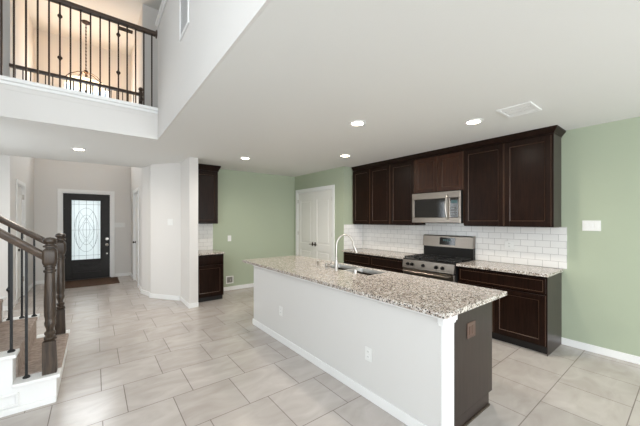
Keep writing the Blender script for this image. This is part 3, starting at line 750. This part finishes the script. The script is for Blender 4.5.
plate('light_switch', 'white single switch plate on the far green wall', 'light switch', (2.395, GY, 1.165), 0, .08, .13, 'switch', 1)
plate('light_switch', 'white double switch plate on the diagonal wall', 'light switch', (1.1905, 6.4036, 1.535), -math.atan2(.60, .44), .125, .125, 'switch', 2)
plate('light_switch', 'white switch plate on the wall right of the front door', 'light switch', (.55, FY, 1.44), 0, .26, .13, 'switch', 3)
# recessed supply box on the back wall
t = thing('supply_box', 'white framed open supply box low on the far green wall', 'utility box', (2.40, GY, .235), 0)
b = B(); q = .085
bx(b, -q, q, -.012, -.001, q - .022, q); bx(b, -q, q, -.012, -.001, -q, -q + .022); bx(b, -q, -q + .022, -.012, -.001, -q + .022, q - .022); bx(b, q - .022, q, -.012, -.001, -q + .022, q - .022)
obj('box_frame', b, 'plastic', t); obj('box_back', bx(B(), -q + .022, q - .022, -.004, -.001, -q + .022, q - .022), plain('box_grey', (.25, .24, .22), .6), t)
b = B(); lathe(b, [(.014, 0), (.014, .03), (.006, .034), (.006, .05)], (.01, -.02, -.03), 12); obj('valve', b, 'nickel', t, smooth=True)

# ================================================================== CEILING FITTINGS
def downlight(x, y, label, first=None):
    if first is None:
        t = thing('recessed_light', label, 'ceiling light', (x, y, CZ), 0, 'recessed ceiling lights')
        b = B(); n = 32; prof = [(.070, -.0005), (.100, -.0005), (.100, -.006), (.072, -.010)]
        rings = [[b.verts.new((r_ * cos(2 * pi * k / n), r_ * sin(2 * pi * k / n), z_)) for k in range(n)] for r_, z_ in prof]
        for a, c in zip(rings, rings[1:] + rings[:1]):
            for k in range(n): b.faces.new((a[k], a[(k + 1) % n], c[(k + 1) % n], c[k]))
        obj('trim_ring', b, 'white', t, smooth=True)
        obj('lens', lathe(B(), [(.069, -.001), (.069, -.005), (0, -.0055)], (0, 0, 0), 28), 'lamp', t, smooth=True)
    else: t = dup(first, (x, y, CZ), label)
    l = bpy.data.lights.new('downlight_lamp', 'SPOT'); l.energy = 46; l.color = (1, .90, .78); l.spot_size = radians(168); l.spot_blend = 1; l.shadow_soft_size = .06
    lo = bpy.data.objects.new('downlight_lamp', l); C.objects.link(lo); lo.location = (x, y, CZ - .03)
    return t
fl = downlight(2.417, 2.418, 'round recessed ceiling light above the middle of the island')
downlight(3.43, 1.571, 'round recessed ceiling light beside the ceiling vent', fl)
downlight(3.457, 3.764, 'round recessed ceiling light near the pantry doors', fl)
downlight(2.16, 5.02, 'round recessed ceiling light near the left nook cabinets', fl)
downlight(-.196, 5.997, 'round recessed ceiling light under the landing before the entry hall', fl)
def vent(label, loc, rot, w_, h_, n, slat_m='white', back=(.16, .16, .15)):
    t = bpy.data.objects.new('air_vent', None); C.objects.link(t); tag(t, label, 'vent'); t.location = loc; t.rotation_euler = rot
    b = B(); f = .03
    bx(b, -w_ / 2, w_ / 2, -h_ / 2, -h_ / 2 + f, -.012, -.001, .003); bx(b, -w_ / 2, w_ / 2, h_ / 2 - f, h_ / 2, -.012, -.001, .003)
    bx(b, -w_ / 2, -w_ / 2 + f, -h_ / 2 + f, h_ / 2 - f, -.012, -.001, .003); bx(b, w_ / 2 - f, w_ / 2, -h_ / 2 + f, h_ / 2 - f, -.012, -.001, .003)
    obj('vent_frame', b, slat_m, t)
    obj('vent_back', bx(B(), -w_ / 2 + f, w_ / 2 - f, -h_ / 2 + f, h_ / 2 - f, -.003, -.001), plain('vent_shade', back, .8), t)
    b = B()
    for i in range(n):
        y = -h_ / 2 + f + (h_ - 2 * f) * (i + .5) / n; s = (h_ - 2 * f) / n * .36
        vs = [b.verts.new(p) for p in ((-w_ / 2 + f, y - s, -.010), (w_ / 2 - f, y - s, -.010), (w_ / 2 - f, y + s, -.004), (-w_ / 2 + f, y + s, -.004), (-w_ / 2 + f, y - s, -.012), (w_ / 2 - f, y - s, -.012), (w_ / 2 - f, y + s, -.006), (-w_ / 2 + f, y + s, -.006))]
        for fa in ((0, 1, 2, 3), (7, 6, 5, 4), (0, 4, 5, 1), (1, 5, 6, 2), (2, 6, 7, 3), (3, 7, 4, 0)): b.faces.new([vs[q] for q in fa])
    obj('louvre', b, slat_m, t)
vent('square white air vent on the kitchen ceiling near the range', (3.43, 1.12, CZ), (0, 0, pi / 2), .30, .34, 3)
vent('tall white return grille on the bright upper wall', (VX, 3.08, 3.62), (0, pi / 2, 0), .42, .36, 8, 'white', (.68, .67, .65))
vent('small ceiling vent above the landing beside the chandelier', (.60, 8.6, UZ), (0, 0, 0), .30, .15, 4, 'bronze')

# chandelier in the entry hall
t = thing('pendant_light', 'glowing glass bowl pendant hanging in the entry hall beyond the landing railing', 'pendant light', (-.161, 8.83, 4.62), 0)
top = UZ - 4.62
obj('ceiling_canopy', lathe(B(), [(.02, top - .06), (.075, top - .03), (.085, top - .001)], (0, 0, 0), 24), 'bronze', t, smooth=True)
b = B(); tube(b, [(0, 0, .48), (0, 0, top - .05)], .009, 8); 
for k in range(14): lathe(b, [(.012, .52 + k * .08), (.016, .535 + k * .08), (.012, .55 + k * .08)], (0, 0, 0), 8)
obj('chain', b, 'bronze', t, smooth=True)
b = B(); lathe(b, [(.012, .50), (.04, .47), (.045, .43), (.02, .40), (.018, .34), (.03, .02), (.018, -.03), (0, -.05)], (0, 0, 0), 16); obj('stem', b, 'bronze', t, smooth=True)
for k in range(6):
    a = k * pi / 3 + .3; b = B()
    tube(b, [(.02 * cos(a), .02 * sin(a), .44), (.15 * cos(a), .15 * sin(a), .40), (.30 * cos(a), .30 * sin(a), .30), (.385 * cos(a), .385 * sin(a), .185), (.40 * cos(a), .40 * sin(a), .165)], .009, 8)
    obj('arm', b, 'bronze', t, smooth=True)
b = B(); n = 40
prof = [(.035, .01), (.14, .035), (.25, .08), (.33, .13), (.375, .18), (.365, .182), (.32, .138), (.24, .09), (.135, .046), (.035, .022)]
rings = [[b.verts.new((r_ * cos(2 * pi * k / n), r_ * sin(2 * pi * k / n), z_)) for k in range(n)] for r_, z_ in prof]
for a, c in zip(rings, rings[1:] + rings[:1]):
    for k in range(n): b.faces.new((a[k], a[(k + 1) % n], c[(k + 1) % n], c[k]))
obj('glass_bowl', b, 'bowl', t, smooth=True)
l = bpy.data.lights.new('pendant_lamp', 'POINT'); l.energy = 23; l.color = (1, .62, .33); l.shadow_soft_size = .12
lo = bpy.data.objects.new('pendant_lamp', l); C.objects.link(lo); lo.location = (-.161, 8.83, 4.95)

# ================================================================== LANDING RAILINGS
KN = [(.0, -.035), (.008, -.035), (.012, -.02), (.022, -.008), (.022, .008), (.012, .02), (.008, .035), (0, .035)]
def bal_proto(z0, z1, knobs, r=.0085):
    b = B(); bx(b, -r, r, -r, r, z0, z1)
    bm_k = None
    if knobs:
        bm_k = B()
        for k in knobs: lathe(bm_k, [(.010, k - .032), (.014, k - .018), (.024, k - .008), (.024, k + .008), (.014, k + .018), (.010, k + .032)], (0, 0, 0), 12)
    return b, bm_k
def child_copy(src, x):
    o = src.copy(); C.objects.link(o); o.location = (x, src.location.y, src.location.z)
    for g in src.children: d = g.copy(); C.objects.link(d); d.parent = o
    return o
def railing(label, y, z0, zr, x0, x1, xs, knob_ids, knobz, mat='railup', newels=()):
    t = thing('balcony_railing', label, 'railing', (0, y, z0), 0, 'railings of the upstairs landing')
    h = zr - z0
    prof = [(-.03, -.045), (.03, -.045), (.034, -.02), (.03, .0), (.016, .012), (-.016, .012), (-.03, 0), (-.034, -.02)]
    b = B(); sweep_profile_x(b, [(a, c + h - .012) for a, c in prof], x0, x1); obj('handrail', b, mat, t, smooth=True)
    pb, _ = bal_proto(0, h - .056, None); p = obj('baluster', pb, 'bronze', t)
    kb, kk = bal_proto(0, h - .056, knobz or [.4]); kp_ = obj('baluster', kb, 'bronze', t); kn = obj('knuckle', kk, 'bronze', kp_, smooth=True)
    first_p = first_k = True
    for i, x in enumerate(xs):
        if i in knob_ids:
            if first_k: kp_.location.x = x; first_k = False
            else: child_copy(kp_, x)
        else:
            if first_p: p.location.x = x; first_p = False
            else: child_copy(p, x)
    if first_k: bpy.data.objects.remove(kn); bpy.data.objects.remove(kp_)
    for nx in newels:      # slim newel
        b = B(); lathe(b, [(.035, h - .16), (.045, h - .12), (.03, h - .06), (.045, h - .03), (.045, h + .02), (.028, h + .04), (.05, h + .08), (.03, h + .12), (0, h + .125)], (nx, 0, 0), 16)
        bx(b, nx - .03, nx + .03, -.03, .03, 0, h - .16, .004); obj('newel_post', b, mat, t, smooth=True)
    return t
xs = [-.813 + .0966 * i for i in range(-13, 16)]
zr = 4.235
t = railing('near landing railing with dark handrail and thin iron balusters', VY + .075, 3.1355, zr, LX + .001, VX - .001, xs, {i for i in range(len(xs)) if (i - 13) % 6 == 5}, [.39, .89])
b = B(); lathe(b, [(.055, 0), (.055, .012), (.04, .018)], (0, 0, 0), 20, 'X')
for v in b.verts: v.co = Vector((VX - .001 - v.co.x, v.co.y, v.co.z + zr - 3.1355 - .03))
obj('rosette', b, 'railup', t, smooth=True)
xs = [-1.10 + .0975 * i for i in range(20)]
railing('far landing railing overlooking the entry hall', LY - .05, 3.1205, 4.29, HL + .001, RX - .04, xs, set(), None, newels=(RX - .075,))

# ================================================================== STAIRS
SYN, SYF = 3.40, 4.65; RUN, RISE = .265, .243; X0 = -.262; NS = 7
def tx(k): return X0 - RUN * k
t = thing('staircase', 'white staircase with beige carpeted treads rising to the left', 'staircase', (0, 0, 0), 0)
def stepped(y0, y1, off=0.0, top=-.03):
    b = B()
    for k in range(NS):
        xe = tx(k + 1) if k < NS - 1 else LX + .001
        z1 = RISE * (k + 1) + top
        bx(b, xe, tx(k), y0, y1, 0, z1)
    return b
obj('stair_body', stepped(SYN, SYF), 'white', t)
for side in (0, 1):
    for k in range(NS):
        xe = tx(k + 1) + .0005 if k < NS - 1 else LX + .001
        z = RISE * (k + 1)
        ya, yb = (SYN - .033, SYN + .12) if side == 0 else (SYF - .12, SYF + .033)
        b = B(); bx(b, xe, tx(k) + .026, ya, yb, z - .0295, z, .006, 2)
        obj('tread_cap', b, 'white', t)
b = B()
for k in range(NS):
    z = RISE * (k + 1); xe = tx(k + 1) if k < NS - 1 else LX + .001
    bx(b, xe, tx(k) + .022, SYN + .121, SYF - .121, z - .0295, z + .006, .010, 2)
    if k: bx(b, tx(k) + .0005, tx(k) + .012, SYN + .121, SYF - .121, z - RISE + (.006 if k else .0), z - .03)
obj('stair_carpet', b, 'carpet', t)
b = B()   # panel moulding on the stair side
def mould(x0, x1, z0, z1, y=SYN):
    for (a0, a1, c0, c1) in ((x0, x1, z0, z0 + .022), (x0, x1, z1 - .022, z1), (x0, x0 + .022, z0 + .022, z1 - .022), (x1 - .022, x1, z0 + .022, z1 - .022)): bx(b, a0, a1, y - .016, y, c0, c1, .005)
for k in range(1, NS): mould(tx(k) - RUN + .01 + .0, tx(k) - .012 + .05, .13 if k < 0 else .06, RISE * k - .075 if k > 0 else .1)
obj('panel_moulding', b, 'white', t)
obj('base_trim', bx(B(), LX + .001, X0 + .0, SYN - .012, SYN - .0005, 0, .05, .003), 'white', t)

def newel(b, x, y, z0):
    s = .048; n_before = len(b.verts)
    bx(b, x - s, x + s, y - s, y + s, z0, z0 + .285, .004)
    lathe(b, [(.046, z0 + .285), (.056, z0 + .297), (.056, z0 + .312), (.040, z0 + .322), (.052, z0 + .340), (.052, z0 + .352), (.034, z0 + .366), (.036, z0 + .385), (.050, z0 + .415), (.053, z0 + .435), (.046, z0 + .455), (.048, z0 + .475), (.054, z0 + .50), (.054, z0 + .62), (.048, z0 + .85), (.047, z0 + .87), (.060, z0 + .878), (.060, z0 + .892), (.047, z0 + .90), (.047, z0 + .918), (.060, z0 + .926), (.056, z0 + .938)], (x, y, 0), 24)
    # rounded square block
    prof = [(.048, .932), (.061, .945), (.068, .965), (.068, 1.045), (.062, 1.068), (.046, 1.08)]
    rings = []
    for q, z in prof:
        ring = []
        for k in range(16):
            a = 2 * pi * k / 16 + pi / 16; c_, s_ = cos(a), sin(a); m_ = (abs(c_) ** 5 + abs(s_) ** 5) ** (-1 / 5)
            ring.append(b.verts.new((x + q * c_ * m_, y + q * s_ * m_, z0 + z)))
        rings.append(ring)
    for a, c in zip(rings, rings[1:]):
        for k in range(16): b.faces.new((a[k], a[(k + 1) % 16], c[(k + 1) % 16], c[k]))
    b.faces.new(rings[0][::-1]); b.faces.new(rings[-1])
    lathe(b, [(.044, z0 + 1.078), (.042, z0 + 1.088), (.064, z0 + 1.094), (.064, z0 + 1.106), (.044, z0 + 1.113), (.042, z0 + 1.122), (.060, z0 + 1.132), (.066, z0 + 1.146), (.060, z0 + 1.163), (.035, z0 + 1.175), (.0, z0 + 1.18)], (x, y, 0), 24)
    b.verts.ensure_lookup_table()
    for v in b.verts[n_before + 24:]:
        v.co.x = x + (v.co.x - x) * .74; v.co.y = y + (v.co.y - y) * .74
def stair_rail(label, y, xn, xs, knob_ids, zr0, slope):
    t = thing('stair_railing', label, 'railing', (xn, y, RISE), 0, 'railings of the lower stair')
    b = B(); newel(b, 0, 0, .0005); obj('newel_post', b, 'stain', t, smooth=True)
    # sloped handrail
    xe = LX + .002 - xn; b = B(); prof = [(-.026, -.038), (.026, -.038), (.030, -.012), (.034, .008), (.026, .030), (.010, .038), (-.010, .038), (-.026, .030), (-.034, .008), (-.030, -.012)]
    xa = -.040; za = zr0 - RISE; zb = za + slope * (xa - xe)
    A_ = [b.verts.new((xa, p, q + za)) for p, q in prof]; E_ = [b.verts.new((xe, p, q + zb)) for p, q in prof]
    b.faces.new(A_[::-1]); b.faces.new(E_)
    for i in range(len(prof)): j = (i + 1) % len(prof); b.faces.new((A_[i], A_[j], E_[j], E_[i]))
    obj('handrail', b, 'rail', t, smooth=True)
    for i, x in enumerate(xs):
        k = 0
        while k < NS - 1 and x < tx(k + 1) + .02: k += 1
        z0 = RISE * k; lx = x - xn
        zt = za + slope * (xa - lx) - .028
        r = .0085; b = B(); bx(b, lx - r, lx + r, -r, r, z0 + .0005, zt)
        o = obj('baluster', b, 'iron', t)
        b = B(); lathe(b, [(.024, z0 + .0004), (.024, z0 + .010), (.013, z0 + .020)], (lx, 0, 0), 14)
        obj('baluster_shoe', b, 'iron', o, smooth=True)
        if i in knob_ids:
            b = B(); zk = z0 + .33
            lathe(b, [(.010, zk - .035), (.014, zk - .02), (.024, zk - .008), (.024, zk + .008), (.014, zk + .02), (.010, zk + .035)], (lx, 0, 0), 12)
            obj('knuckle', b, 'iron', o, smooth=True)
nx1 = [-.455 - .0885 * i for i in range(0, 19)]
stair_rail('near stair railing with turned newel post at the left foreground', 3.462, -.308, nx1, {2, 8, 14}, 1.262, .80)
nx2 = [-.54 - .098 * i for i in range(0, 17)]
stair_rail('far stair railing whose newel post stands behind the near one', 4.585, -.318, nx2, {2, 8, 14}, 1.265, .72)

# doormat
b = B(); bx(b, -.60, .50, 8.86, 9.80, .0005, .014, .004)
t = tag(obj('doormat', b, 'mat'), 'dark brown doormat on the tiles before the front door', 'doormat')
